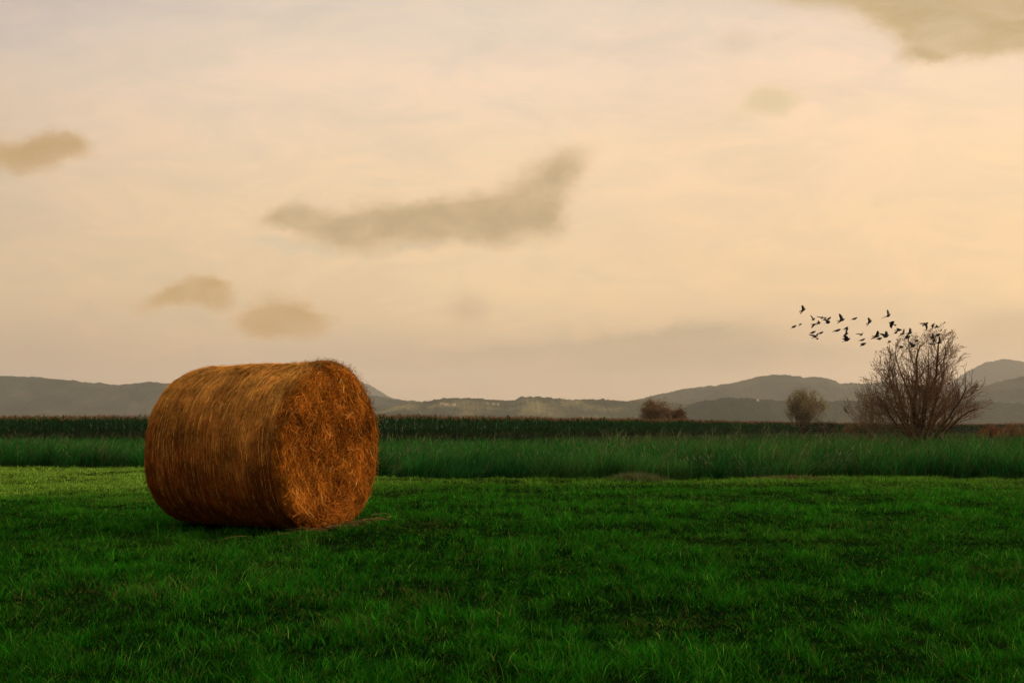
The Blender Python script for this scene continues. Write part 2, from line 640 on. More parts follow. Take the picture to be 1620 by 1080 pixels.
# ------------------------------------------------------------------ tall grass band
def tall_grass():
    n = 190000
    x = RNG.uniform(-26, 26, n)
    t = RNG.random(n) ** 1.7
    e = edge(x)
    y = e + t * 24
    x = x * (1 + (y - 20) / 34)
    x += vnoise(x, y, .5, 81, 2) * .22
    y += vnoise(x, y, .5, 82, 2) * .2
    e = edge(np.clip(x, -60, 40))
    y = np.maximum(y, e + RNG.random(n) * .5 + .35 * vnoise(x, x * 0, .5, 88, 2))
    n = len(x)
    front = np.clip((y - e) / .9, 0, 1)
    big = vnoise(x, y, 2.6, 83, 3)
    med = vnoise(x, y, .6, 84, 2)
    h = (.36 + .27 * front + .16 * big + .24 * med) * RNG.uniform(.5, 1.15, n)
    hr = np.clip((x - 2) / 4, 0, 1)
    h *= 1 + .10 * hr
    lone = RNG.random(n) < .02
    h = np.where(lone, h * 1.18, h)
    h = np.clip(h, .12, 1.1)
    w = RNG.uniform(.007, .016, n) * (y / 20) ** .5
    az = vnoise(x, y, 1.1, 85, 2) * 4 + RNG.normal(0, .8, n)
    lean = RNG.uniform(.02, .5, n)
    bend = RNG.uniform(.05, .9, n)
    a = np.array([.013, .108, .012])
    b = np.array([.050, .155, .026])
    dkk = np.array([.0075, .048, .011])
    f = np.clip(.5 + .8 * med + .5 * big + RNG.normal(0, .25, n), 0, 1)[:, None]
    c = dkk * (1 - f) + a * f
    f2 = np.clip(.28 + 1.1 * vnoise(x, y, 1.4, 86, 3) + RNG.normal(0, .15, n), 0, 1)[:, None]
    c = c * (1 - f2) + b * f2
    drp = .02 + .10 * hr + .5 * np.clip(vnoise(x, y, 1.0, 87, 2) * 2 - .9, 0, 1)
    dr = (RNG.random(n) < drp)[:, None]
    c = np.where(dr, np.array([.10, .085, .030]) * RNG.uniform(.4, 1.1, (n, 1)), c)
    c *= np.exp(RNG.normal(0, .4, (n, 1)))
    P = np.stack([x, y, gz_(x, y) - .01], 1)
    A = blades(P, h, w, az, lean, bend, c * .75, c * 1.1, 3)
    # seed heads on thin stalks
    m = 9000
    wgt = np.clip(.35 + vnoise(x, y, 1.5, 89, 2) * 1.6 + .35 * hr, .02, 2)
    i = RNG.choice(n, m, replace=False, p=wgt / wgt.sum())
    hp = h[i] * RNG.uniform(1.0, 1.32, m)
    cs = np.tile(np.array([.095, .11, .045]), (m, 1)) * RNG.uniform(.5, 1.2, (m, 1))
    B = blades(P[i], hp, np.full(m, .008), az[i], lean[i] * .6, bend[i] * .7, cs * .7, cs, 3)
    top = P[i] + np.stack([np.cos(az[i]) * (lean[i] * .6 * .85 + bend[i] * .7 * .72) * hp, np.sin(az[i]) * (lean[i] * .6 * .85 + bend[i] * .7 * .72) * hp, hp * .84], 1)
    Cc = blades(top, hp * .2, np.full(m, .02), az[i], np.full(m, .6), np.full(m, .4), cs * 1.2, cs * 1.4, 2)
    V, F, C = join([A, B, Cc])
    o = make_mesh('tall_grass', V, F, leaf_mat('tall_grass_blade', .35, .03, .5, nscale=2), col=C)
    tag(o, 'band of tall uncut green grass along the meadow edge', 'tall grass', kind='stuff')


tall_grass()


# ------------------------------------------------------------------ maize field
def maize():
    fx = np.array([(-900 - 810) / 1500 * 95, (0 - 810) / 1500 * 95, (600 - 810) / 1500 * 88, (800 - 810) / 1500 * 96, (1000 - 810) / 1500 * 118, (1200 - 810) / 1500 * 170, (1420 - 810) / 1500 * 240, (2200 - 810) / 1500 * 260])
    fy = np.array([100, 95, 86, 94, 118, 170, 245, 300])
    parts = []
    rng = RNG
    rows = 15
    allp = []
    for r in range(rows):
        xx = np.arange(fx[0], fx[-1], .30 if r < 6 else .5)
        xx = xx + rng.uniform(0, .4) + rng.normal(0, .12, len(xx))
        yy_ = np.interp(xx, fx, fy) + r * (.75 if r < 8 else 2.2) + rng.normal(0, .05, len(xx)) + vnoise(xx, xx * 0, 9, 91, 2) * .8
        k = np.abs(xx) < .68 * yy_ + 8
        allp.append(np.stack([xx[k], yy_[k], np.full(k.sum(), r)], 1))
    P = np.concatenate(allp)
    n = len(P)
    x, y, r = P.T
    H0 = (2.08 + .22 * vnoise(x, y, 6, 92, 3) + .10 * rng.normal(0, 1, n))
    wl = np.clip(y / 90, 1, 2)
    base = np.stack([x, y, np.zeros(n)], 1)
    cst = np.tile(np.array([.014, .045, .012]), (n, 1)) * rng.uniform(.6, 1.2, (n, 1))
    parts.append(blades(base, H0, .035 * wl, rng.uniform(0, 6.28, n), np.full(n, .02), np.full(n, .02), cst, cst, 2))
    fr = r < 12
    for j in range(12):
        z0 = .15 + j * .155
        k = (rng.random(n) < .9) & (fr | (j > 7))
        b = base[k].copy()
        b[:, 2] = z0 * H0[k] / 2.1
        az = rng.uniform(0, 6.28, k.sum())
        L = rng.uniform(.45, .75, k.sum())
        green = np.array([.014, .062, .013]) if j > 1 else np.array([.04, .05, .016])
        c = green * rng.uniform(.5, 1.5, (k.sum(), 1))
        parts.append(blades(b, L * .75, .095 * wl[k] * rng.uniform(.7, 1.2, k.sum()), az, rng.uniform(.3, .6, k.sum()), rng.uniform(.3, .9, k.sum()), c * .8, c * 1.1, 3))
    # russet tassels
    for j in range(4):
        k = rng.random(n) < .92
        b = base[k].copy()
        b[:, 2] = H0[k] * .93
        m = k.sum()
        ct = np.array([.27, .120, .058]) * rng.uniform(.5, 1.35, (m, 1))
        parts.append(blades(b, rng.uniform(.22, .42, m), .050 * wl[k], rng.uniform(0, 6.28, m), rng.uniform(.0, .45, m), rng.uniform(0, .4, m), ct, ct, 2))
    V, F, C = join(parts)
    o = make_mesh('maize_field', V, F, leaf_mat('maize_leaf', .25, .03, .5, nscale=.7), col=C)
    tag(o, 'tall dark green maize crop with russet tassels behind the tall grass', 'maize field', kind='stuff')


maize()


# rough growth between the tall grass and the far fields at the right, and the far field surface
def rough_growth():
    n = 60000
    y = 40 + RNG.random(n) ** 1.3 * 130
    x = RNG.uniform(-.05, .72, n) * y + 6
    edg = np.interp(x, [(800 - 810) / 1500 * 94, 13, 43, 99, 240], [80, 104, 160, 235, 300])
    k = y < edg - 1
    x, y = x[k], y[k]
    n = len(x)
    big = vnoise(x, y, 8, 101, 3)
    h = (.50 + .35 * big) * RNG.uniform(.5, 1.2, n) * np.clip(1.05 - y / 260, .6, 1.2)
    h = np.clip(h, .1, 1.3)
    c1 = np.array([.018, .062, .014])
    c2 = np.array([.075, .055, .026])
    f = np.clip(.3 + vnoise(x, y, 10, 102, 2) * .8 + RNG.normal(0, .2, n), 0, 1)[:, None]
    c = c1 * (1 - f) + c2 * f
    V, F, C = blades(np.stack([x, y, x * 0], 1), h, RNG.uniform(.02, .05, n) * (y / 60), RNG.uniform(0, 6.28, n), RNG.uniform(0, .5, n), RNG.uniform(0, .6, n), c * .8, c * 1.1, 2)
    o = make_mesh('rough_growth', V, F, leaf_mat('weed_leaf', .3, .02, nscale=.5), col=C)
    tag(o, 'olive and brown weeds on fallow land behind the bare tree', 'weeds', kind='stuff')


rough_growth()


# ------------------------------------------------------------------ hay bale
def straw_mat(name, namt=.35):
    return leaf_mat(name, .12, .06, .45, nscale=5, namt=namt)


def bale():
    root = empty('hay_bale', (ctr[0], ctr[1], 0), -BA, label='large round golden brown straw bale lying on its side on the meadow', cat='hay bale')
    hx = LEN / 2
    # profile along the axis: (x, r)
    prof = []
    for t in np.linspace(0, PI / 2, 9):
        prof.append((-hx + .15 * (1 - math.sin(t)), R - .15 * (1 - math.sin(PI / 2 - t)) if False else R - .15 + .15 * math.sin(PI / 2 - (PI / 2 - t))))
    # far rounded edge, body, near rounded edge
    far = [(-hx + .10 * (1 - math.cos(a)), R - .10 + .10 * math.sin(a)) for a in np.linspace(0, PI / 2, 9)]
    mid = [(x, R + .012 * math.sin((x + hx) / LEN * PI)) for x in np.linspace(-hx + .17, hx - .12, 34)]
    nearp = [(hx - .09 * (1 - math.cos(a)), R - .08 + .09 * math.sin(a)) for a in np.linspace(PI / 2, 0, 8)]
    prof = far + mid + nearp
    nA = 220
    th = np.linspace(0, 2 * PI, nA, endpoint=False)
    px = np.array([p[0] for p in prof])
    pr = np.array([p[1] for p in prof])
    X = np.repeat(px[:, None], nA, 1)
    TH = np.repeat(th[None], len(px), 0)

    def disp(X, TH):
        # periodic lumps
        a = vnoise(X * 1.0 + 40, np.cos(TH) * R + 9, .30, 201, 3) + vnoise(X + 11, np.sin(TH) * R + 3, .30, 203, 3)
        b = vnoise(X + 40, np.cos(TH) * R + 9, .05, 205, 2) + vnoise(X + 11, np.sin(TH) * R + 3, .05, 206, 2)
        return a * .014 + b * .006

    def sag(y, z):
        # the lower half has settled into a broader, flatter base
        rr_ = np.hypot(y, z) + 1e-9
        c_, s_ = np.abs(y) / rr_, np.abs(z) / rr_
        k_ = (c_ ** 2.35 + s_ ** 2.35) ** (-1 / 2.35)
        k_ = np.where(z < 0, k_, 1.0)
        return y * k_, z * k_

    def surf(X, TH, Rr, extra=0):
        r = Rr + disp(X, TH) + extra
        y, z = sag(r * np.cos(TH), r * np.sin(TH))
        z = R + z
        z = np.where(z < .03, .03 + (z - .03) * .25, z)
        # the near end sags a little and its crown stands proud
        z = z + .022 * np.clip((X - hx + .35) / .35, 0, 1) * np.clip(np.sin(TH), 0, 1)
        return X, y, z

    x, y, z = surf(X, TH, np.repeat(pr[:, None], nA, 1))
    V = np.stack([x, y, z], 2).reshape(-1, 3)
    m = len(px)
    a = np.arange(m - 1)[:, None] * nA
    b = np.arange(nA)[None]
    b2 = (b + 1) % nA
    F = np.stack([a + b, a + b2, a + nA + b2, a + nA + b], 2).reshape(-1, 4)
    base = np.tile(np.array([.150, .056, .014]), (len(V), 1))
    body = (V, F, base)
    # straws lying round the drum
    n = 76000
    sx = RNG.uniform(-hx + .005, hx - .01, n)
    t0 = RNG.uniform(0, 2 * PI, n)
    Lr = RNG.uniform(.04, .24, n)
    ang = RNG.normal(0, .12, n) + (RNG.random(n) < .26) * RNG.normal(0, .8, n)
    kk = 4
    s = np.linspace(0, 1, kk)[None]
    Xs = sx[:, None] + (np.sin(ang) * Lr)[:, None] * s
    Xs = np.clip(Xs, -hx + .002, hx + .02)
    Ts = t0[:, None] + (np.cos(ang) * Lr / R)[:, None] * s
    rr = np.interp(Xs, px, pr)
    lift = RNG.uniform(.001, .011, n)[:, None] + (RNG.random(n) < .05)[:, None] * s ** 2 * RNG.uniform(.005, .03, n)[:, None]
    x, y, z = surf(Xs, Ts, rr, lift)
    pts = np.stack([x, y, z], 2)
    nr = np.stack([np.zeros_like(Ts), np.cos(Ts), np.sin(Ts)], 2)
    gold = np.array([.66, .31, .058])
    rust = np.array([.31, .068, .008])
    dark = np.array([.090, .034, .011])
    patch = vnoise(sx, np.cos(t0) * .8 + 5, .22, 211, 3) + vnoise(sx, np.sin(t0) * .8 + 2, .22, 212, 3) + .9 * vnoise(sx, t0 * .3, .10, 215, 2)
    up = np.sin(t0)  # crown paler, underside darker: shading put into the straw colour, partly its own tone
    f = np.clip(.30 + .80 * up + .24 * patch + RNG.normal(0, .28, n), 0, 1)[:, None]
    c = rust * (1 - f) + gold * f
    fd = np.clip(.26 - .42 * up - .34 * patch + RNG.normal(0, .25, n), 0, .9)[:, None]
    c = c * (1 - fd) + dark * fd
    c *= RNG.uniform(.5, 1.4, (n, 1))
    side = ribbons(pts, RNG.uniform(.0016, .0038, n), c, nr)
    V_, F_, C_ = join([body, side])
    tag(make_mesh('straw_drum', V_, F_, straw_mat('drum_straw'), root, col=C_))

    # end faces
    for sgn, nm, ns in ((1, 'end_face', 42000), (-1, 'end_face', 6000)):
        rg = np.linspace(0, 1, 40)
        RG, TA = np.meshgrid(rg * (R - .075 if sgn > 0 else R - .105), th, indexing='ij')

        def fsurf(yv, zv, out=0.0):
            rr_ = np.hypot(yv, zv)
            bulge = .030 * (1 - (rr_ / R) ** 2) + .022 * vnoise(yv + 7, zv * .55 + 7, .13, 221 + sgn, 3) + .008 * vnoise(yv + 7, zv + 7, .03, 223, 2)
            bulge = bulge * np.clip((R - rr_) / .10, 0, 1)
            # spiral furrow of the roll around the core
            cz_ = zv + .40
            q = np.hypot(yv, cz_)
            bulge -= .03 * np.exp(-(q / .10) ** 2)
            return bulge + out

        yv = RG * np.cos(TA)
        zv = RG * np.sin(TA)
        xo = sgn * (hx - .004 + fsurf(yv, zv))
        yw, zw = sag(yv, zv)
        zz = np.maximum(R + zw, .025)
        V = np.stack([xo, yw, zz], 2).reshape(-1, 3)
        a = np.arange(39)[:, None] * nA
        F = np.stack([a + b, a + b2, a + nA + b2, a + nA + b], 2).reshape(-1, 4)
        bc = np.tile(np.array([.14, .048, .010]), (len(V), 1))
        cap = (V, F, bc)
        RL = R if sgn > 0 else R - .10
        rad = RL * np.sqrt(RNG.random(ns)) * .985
        ta = RNG.uniform(0, 2 * PI, ns)
        y0 = rad * np.cos(ta)
        z0 = rad * np.sin(ta)
        q = np.arctan2(z0 + .40, y0)
        dirn = q + PI / 2 + RNG.normal(0, .55, ns)
        wild = RNG.random(ns) < .48
        dirn = np.where(wild, -PI / 2 + RNG.normal(0, .7, ns), dirn)
        Lr = RNG.uniform(.03, .20, ns)
        curv = RNG.normal(0, .45, ns) + np.where(wild, 0, .8)
        kk = 4
        s = np.linspace(-.5, .5, kk)[None]
        dd = dirn[:, None] + curv[:, None] * s * 1.2
        st = Lr[:, None] / kk
        ys_ = y0[:, None] + np.cumsum(np.cos(dd) * st, 1)
        zs_ = z0[:, None] + np.cumsum(np.sin(dd) * st, 1)
        rr_ = np.hypot(ys_, zs_)
        lim = RL + .01 + RNG.random(ns)[:, None] * .012
        sc = np.minimum(1, lim / np.maximum(rr_, 1e-6))
        ys_ *= sc
        zs_ *= sc
        edge_in = np.clip((np.hypot(ys_, zs_) - (RL - .07)) / .08, 0, 1.2)
        out = RNG.uniform(.001, .030, ns)[:, None] ** 1.0 + (RNG.random(ns) < .10)[:, None] * (s + .5) * RNG.uniform(.01, .06, ns)[:, None]
        xx = hx - .006 + fsurf(ys_, zs_, out) - edge_in ** 2 * .055
        yw, zw = sag(ys_, zs_)
        zz = np.maximum(R + zw, .012)
        pts = np.stack([sgn * xx, yw, zz], 2)
        nr = np.zeros_like(pts)
        nr[:, :, 0] = sgn
        pt = vnoise(y0 + 3, z0 + 3, .15, 231, 3)
        f = np.clip(.45 + .6 * pt + RNG.normal(0, .3, ns), 0, 1)[:, None]
        c = np.array([.38, .100, .010]) * (1 - f) + np.array([.58, .215, .028]) * f
        fd = np.clip(.24 - .9 * pt + RNG.normal(0, .3, ns), 0, .9)[:, None]
        c = c * (1 - fd) + np.array([.08, .026, .007]) * fd
        c *= RNG.uniform(.45, 1.4, (ns, 1))
        pale = (RNG.random(ns) < .015)[:, None]
        c = np.where(pale, np.array([.66, .40, .13]), c)
        rb = ribbons(pts, RNG.uniform(.0020, .0048, ns), c, nr)
        V_, F_, C_ = join([cap, rb])
        tag(make_mesh(nm, V_, F_, straw_mat('face_straw'), root, col=C_))

    # bale netting: fine threads wound round the drum
    parts = []
    for i in range(62):
        x0 = -hx + .17 + (LEN - .29) * i / 61 + RNG.normal(0, .006)
        kk = 150
        T = np.linspace(0, 2 * PI, kk)[None]
        Xw = x0 + .006 * vnoise(T * 3, T * 0 + i, .7, 240, 2)
        rr = np.interp(Xw, px, pr)
        x, y, z = surf(Xw, T, rr, .0085 + .002 * vnoise(T * 3, T * 0 + i * 5, .5, 241, 2))
        pts = np.stack([x, y, z], 2)
        nr = np.stack([0 * T, np.cos(T), np.sin(T)], 2)
        parts.append(ribbons(pts, np.array([.0042]), np.array([[.74, .42, .11]]) * RNG.uniform(.5, 1.1), nr))
    V_, F_, C_ = join(parts)
    make_mesh('net_wrap', V_, F_, leaf_mat('net_thread', .1, .1, .4, nscale=14, namt=.6), root, col=C_)

    # loose fringe standing off the rims and the crown
    n = 2600
    near_ = RNG.random(n) < .8
    t0 = np.where(RNG.random(n) < .6, RNG.normal(PI / 2 - .2, .8, n), RNG.uniform(0, 2 * PI, n))
    x0 = np.where(near_, hx - np.abs(RNG.normal(0, .06, n)), RNG.uniform(-hx + .05, hx, n))
    k4 = 5
    s = np.linspace(0, 1, k4)[None]
    Lr = RNG.uniform(.03, .12, n) * np.where(near_, 1, .6)
    az = RNG.uniform(-1, 1, n) * 1.2
    r0 = np.interp(x0, px, pr)
    rad = r0[:, None] + (Lr * RNG.uniform(.05, .55, n))[:, None] * np.sin(s * PI * .5) - .004
    TT = t0[:, None] + (np.cos(az) * Lr / R * np.sign(RNG.normal(0, 1, n)))[:, None] * s
    XX = x0[:, None] + (np.sin(az) * Lr)[:, None] * s * .8
    x, y, z = surf(XX, TT, rad)
    z = np.maximum(z, .02)
    pts = np.stack([x, y, z], 2)
    nr = np.stack([0 * TT + .3, np.cos(TT), np.sin(TT)], 2)
    c = np.array([.34, .17, .04]) * RNG.uniform(.4, 1.4, (n, 1))
    V_, F_, C_ = ribbons(pts, RNG.uniform(.0018, .0035, n), c, nr)
    make_mesh('loose_fringe', V_, F_, straw_mat('fringe_straw'), root, col=C_)


bale()


def scattered_straw():
    n = 300
    # spilled at the foot of the near end
    lx = LEN / 2 + np.abs(RNG.normal(0, .09, n)) - .03
    ly = RNG.normal(.15, .42, n)
    x = ctr[0] + lx * ax[0] - ly * ax[1]
    y = ctr[1] + lx * ax[1] + ly * ax[0]
    kk = 4
    s = np.linspace(-.5, .5, kk)[None]
    d = RNG.uniform(0, 6.28, n)
    L = RNG.uniform(.05, .2, n)
    X = x[:, None] + (np.cos(d) * L)[:, None] * s
    Y = y[:, None] + (np.sin(d) * L)[:, None] * s
    zb = gz_(x, y) + RNG.uniform(.015, .085, n) * np.exp(-(lx - .8) * 2.5)
    Z = zb[:, None] + RNG.normal(0, .10, n)[:, None] * L[:, None] * s - s ** 2 * .04
    pts = np.stack([X, Y, Z], 2)
    nr = np.zeros_like(pts)
    nr[..., 2] = 1
    nr[..., 1] = -.5
    c = np.array([.22, .14, .055]) * RNG.uniform(.4, 1.2, (n, 1))
    V, F, C = ribbons(pts, RNG.uniform(.003, .005, n), c, nr)
    tag(make_mesh('spilled_straw', V, F, straw_mat('spilled'), col=C), 'loose pale straw spilled on the grass at the foot of the bale', 'straw', kind='stuff')


scattered_straw()


# ------------------------------------------------------------------ trees
class Tree:
    def __init__(s, seed):
        s.r = random.Random(seed)
        s.seg = []      # (points, radii, level)
        s.tips = []

    def grow(s, p, d, L, rad, lvl, maxl, up=.25, wob=.16, spread=(22, 46), ratio=.62, nch=(4, 6), env=None, keep=.0):
        r = s.r
        n = max(4, int(L / .11)) if lvl < 2 else 4
        n = min(n, 12)
        pts = [p.copy()]
        rr = [rad]
        d = d.normalized()
        ds = [d.copy()]
        q = p.copy()
        for i in range(n):
            d = (d + Vector((r.gauss(0, wob), r.gauss(0, wob), r.gauss(0, wob) + up * .3)) * .5).normalized()
            q = q + d * (L / n)
            if env and not env(q) and i > 0:
                break
            pts.append(q.copy())
            ds.append(d.copy())
            rr.append(rad * (1 - .68 * (i + 1) / n))
        s.seg.append((pts, rr, lvl))
        if lvl >= maxl:
            s.tips.append((pts[-1], ds[-1]))
            return
        k = r.randint(*nch)
        m = len(pts) - 1
        if m < 1:
            return
        for j in range(k):
            t = .22 + .78 * (j + r.random() * .7) / k
            t = min(t, .99)
            i = min(int(t * m), m - 1)
            f = t * m - i
            b = pts[i].lerp(pts[i + 1], f)
            dd = ds[i]
            ax_ = dd.cross(Vector((r.gauss(0, 1), r.gauss(0, 1), r.gauss(0, 1)))).normalized()
            a = math.radians(r.uniform(*spread))
            nd = Matrix.Rotation(a, 3, ax_) @ dd
            s.grow(b, nd, L * ratio * r.uniform(.7, 1.15) * (1.1 - .35 * t), max(rr[i] * .62, .0035), lvl + 1, maxl, up, wob, spread, ratio, nch, env)
        # leader
        s.grow(pts[-1], ds[-1], L * ratio * .8, max(rr[-1], .0035), lvl + 1, maxl, up, wob, spread, ratio, nch, env)


def tubes(segs, sides_for=lambda r: 6 if r > .03 else (4 if r > .012 else 3), minr=0.0):
    V = []
    F = []
    o = 0
    for pts, rr, lvl in segs:
        if len(pts) < 2:
            continue
        P = np.array([tuple(q) for q in pts])
        T = np.gradient(P, axis=0)
        T /= np.linalg.norm(T, axis=1, keepdims=True) + 1e-9
        ref = np.array([.31, .77, .12])
        A = np.cross(T, ref)
        A /= np.linalg.norm(A, axis=1, keepdims=True) + 1e-9
        B = np.cross(T, A)
        k = sides_for(rr[0])
        an = np.arange(k) / k * 2 * PI
        R_ = np.maximum(np.array(rr), minr)[:, None, None]
        ring = P[:, None] + R_ * (A[:, None] * np.cos(an)[None, :, None] + B[:, None] * np.sin(an)[None, :, None])
        V.append(ring.reshape(-1, 3))
        m = len(P)
        i = np.arange(m - 1)[:, None] * k
        j = np.arange(k)[None]
        j2 = (j + 1) % k
        F.append((np.stack([i + j, i + j2, i + k + j2, i + k + j], 2).reshape(-1, 4)) + o)
        o += m * k
    return np.concatenate(V), np.concatenate(F)


def leaves(P, size, colr, aspect=.55):
    """small folded leaf faces at points P"""
    n = len(P)
    d = RNG.normal(0, 1, (n, 3))
    d /= np.linalg.norm(d, axis=1, keepdims=True)
    e = np.cross(d, RNG.normal(0, 1, (n, 3)))
    e /= np.linalg.norm(e, axis=1, keepdims=True)
    s = size[:, None]
    V = np.stack([P - d * s * .5, P + e * s * aspect * .5, P + d * s * .5, P - e * s * aspect * .5], 1).reshape(-1, 3)
    F = (np.arange(n)[:, None] * 4 + np.arange(4)[None])
    return V, F, np.repeat(colr, 4, axis=0)


bark = rough_mat('grey_brown_bark', [(.3, (.035, .022, .014)), (.6, (.080, .050, .030)), (.8, (.13, .085, .052))], 6, 8, .5, .9, (1, 1, .3))
twigm = rough_mat('brown_twig', [(.3, (.13, .068, .034)), (.7, (.26, .150, .078))], 3, 5, .1, .9)
leafm = leaf_mat('autumn_leaf', .3, .03, nscale=2)


def bare_tree():
    Y = 38.
    b = at(1462, 705, Y)
    root = empty('bare_tree', (b.x, Y, 0), label='large leafless brown tree with many fanning branches rising from the tall grass', cat='tree')
    k = Y / 1500   # metres per photo pixel here

    def prof(px):
        # crown outline above the ground, in photo pixels, top and lower limit
        return (np.interp(px, [1345, 1365, 1378, 1388, 1400, 1440, 1496, 1516, 1530, 1540, 1546], [690, 645, 608, 572, 550, 530, 512, 528, 558, 600, 690]),)

    def env(q):
        px = 1462 + q.x / k * Y / (Y + q.y)
        top = prof(px)[0]
        zt = (at(px, top, Y).z)
        hw = 2.6
        rr_ = (q.x / 3.4) ** 2 + (q.y / hw) ** 2
        ztl = zt - .30 * q.y * q.y
        return 1350 < px < 1534 and q.z < ztl and q.z > .1 and abs(q.y) < hw

    T = Tree(5)
    r = T.r

    def reach(p, d):
        q = p.copy()
        t = 0
        while t < 7 and (env(q) or t < .4):
            q = q + d * .12
            t += .12
        return t

    def limb(p, d, L, rad, lvl, up):
        n = max(4, min(14, int(L / .16)))
        pts, rr, ds = [p.copy()], [rad], [d.normalized()]
        q = p.copy()
        wob = .10 if lvl < 2 else .14
        for i in range(n):
            d = (d + Vector((r.gauss(0, wob), r.gauss(0, wob), r.gauss(0, wob) + up * 1.1 / n))).normalized()
            q = q + d * (L / n)
            if not env(q) and i > 1 and q.z > .5:
                break
            pts.append(q.copy())
            ds.append(d.copy())
            rr.append(max(rad * (1 - .80 * (i + 1) / n), .005))
        T.seg.append((pts, rr, lvl))
        T.tips.append((pts[-1], ds[-1])) if lvl >= 2 else None
        if lvl >= 3:
            return
        m = len(pts) - 1
        cnt = [10, 5, 3][lvl]
        for j in range(cnt):
            t = (.16 if lvl == 0 else .12) + .84 * (j + r.random()) / cnt
            t = min(t, .985)
            i = min(int(t * m), m - 1)
            b = pts[i].lerp(pts[i + 1], t * m - i)
            dd = ds[i]
            a_ = dd.cross(Vector((r.gauss(0, 1), r.gauss(0, 1), r.gauss(0, 1)))).normalized()
            nd = Matrix.Rotation(math.radians(r.uniform(18, 44)), 3, a_) @ dd
            if nd.z < -.05:
                nd.z = abs(nd.z) * .4
            R_ = reach(b, nd)
            LL = min([1.9, .95, .48][lvl] * r.uniform(.55, 1.15), R_ * .98)
            if lvl == 0:
                LL *= 1.1 - .45 * t
            if LL < .12:
                continue
            limb(b, nd, LL, max(rr[i] * .5, .0075), lvl + 1, up * .8)

    for i, (ang, dy, rad) in enumerate([(-3, .05, .12), (4, -.08, .11), (-62, .1, .03), (-55, -.3, .05), (-47, .35, .045), (-38, -.1, .055), (-29, .3, .05), (-21, -.45, .05), (-14, .15, .06), (-6, -.2, .07), (1, .5, .055),
                                        (6, .0, .08), (13, -.5, .05), (19, .25, .06), (27, -.15, .055), (35, .4, .045), (42, -.2, .03), (-34, .8, .04), (14, .85, .04), (-10, -.9, .04), (-70, .2, .02)]):
        a = math.radians(ang)
        d = Vector((math.sin(a), dy, math.cos(a))).normalized()
        p = Vector((math.sin(a) * .16 + r.gauss(0, .03), dy * .12, -.03 + (abs(r.gauss(0, .34)) if abs(ang) > 10 else 0)))
        L = reach(p + d * .3, d) * .97
        limb(p, d, L, rad, 0, .30 if abs(ang) > 20 else .1)
    main = [s for s in T.seg if s[2] <= 0]
    fine = [s for s in T.seg if s[2] > 0]
    V, F = tubes(main)
    make_mesh('trunk', V, F, bark, root, smooth=True)
    V, F = tubes(fine, minr=.0065)
    C = make_mesh('crown', V, F, twigm, root)
    # dry seed tufts and last leaves at the outer twigs
    tp = [t for t in T.tips]
    P = []
    for q, d in tp:
        px = 1462 + q.x / k
        out = q.z > at(px, prof(px)[0], Y).z - .75
        if out and random.random() < .30:
            for _ in range(random.randint(4, 10)):
                P.append((q.x + random.gauss(0, .05), q.y + random.gauss(0, .05), q.z + random.gauss(0, .03)))
        elif q.z < 2.3 and random.random() < .2:
            for _ in range(3):
                P.append((q.x + random.gauss(0, .06), q.y + random.gauss(0, .06), q.z + random.gauss(0, .06)))
    P = np.array(P)
    c = np.array([.26, .160, .070]) * RNG.uniform(.4, 1.3, (len(P), 1))
    V, F, C_ = leaves(P, RNG.uniform(.03, .075, len(P)), c)
    make_mesh('seed_tufts', V, F, leafm, root, col=C_)
    print('tree segs', len(T.seg), 'tips', len(T.tips))


bare_tree()


def leafy(name, px0, px1, pytop, pybase, Y, seed, label, cat, leafc, n_leaf, shape, leaf_from=0.0, stems=6, leafsize=.10, group=None, maxl=3):
    """crown filled from branch tips; shape(u,t) -> allowed, u in -1..1 across, t 0..1 up"""
    k = Y / 1500
    cx = (px0 + px1) / 2
    b = at(cx, 678, Y)
    Hh = at(cx, pytop, Y).z
    hw = (px1 - px0) / 2 * k
    root = empty(name, (b.x, Y, 0), label=label, cat=cat, group=group)

    def env(q):
        return q.z < Hh * 1.0 and shape(math.hypot(q.x, q.y * .95) / hw * (1 if q.x > 0 else -1), q.z / Hh)
    T = Tree(seed)
    for i in range(stems):
        a = i / stems * 2 * PI + T.r.random()
        s = T.r.uniform(.15, .75)
        T.grow(Vector((math.cos(a) * .1, math.sin(a) * .1, -.05)), Vector((math.cos(a) * s * hw / Hh * 2.2, math.sin(a) * s * hw / Hh * 2.2, 1)), Hh * .55, .035 * Hh / 4, 0, maxl, up=.3, wob=.15, spread=(18, 42), ratio=.6, nch=(3, 5), env=env)
    V, F = tubes([s for s in T.seg if s[2] <= 1])
    make_mesh('trunk', V, F, bark, root)
    parts = []
    Vt, Ft = tubes([s for s in T.seg if s[2] > 1], minr=.007 * Y / 60)
    ct = np.tile(np.array([.32, .23, .14]), (len(Vt), 1))
    parts.append((Vt, Ft, ct))
    tp = np.array([tuple(q) for q, d in T.tips if q.z / Hh > leaf_from])
    cl = tp[RNG.integers(0, len(tp), n_leaf // 14)] + RNG.normal(0, .10 * hw, (n_leaf // 14, 3))
    P = cl[RNG.integers(0, len(cl), n_leaf)] + RNG.normal(0, .075 * hw + .05, (n_leaf, 3))
    ok = np.array([(p[2] < Hh * 1.03) and p[2] > .1 for p in P])
    P = P[ok]
    tone = RNG.uniform(.35, 1.4, (len(P), 1))
    c = np.array(leafc) * tone
    parts.append(leaves(P, RNG.uniform(.5, 1.3, len(P)) * leafsize, c, .7))
    V, F, C = join(parts)
    make_mesh('crown', V, F, leafm, root, col=C)
    return root


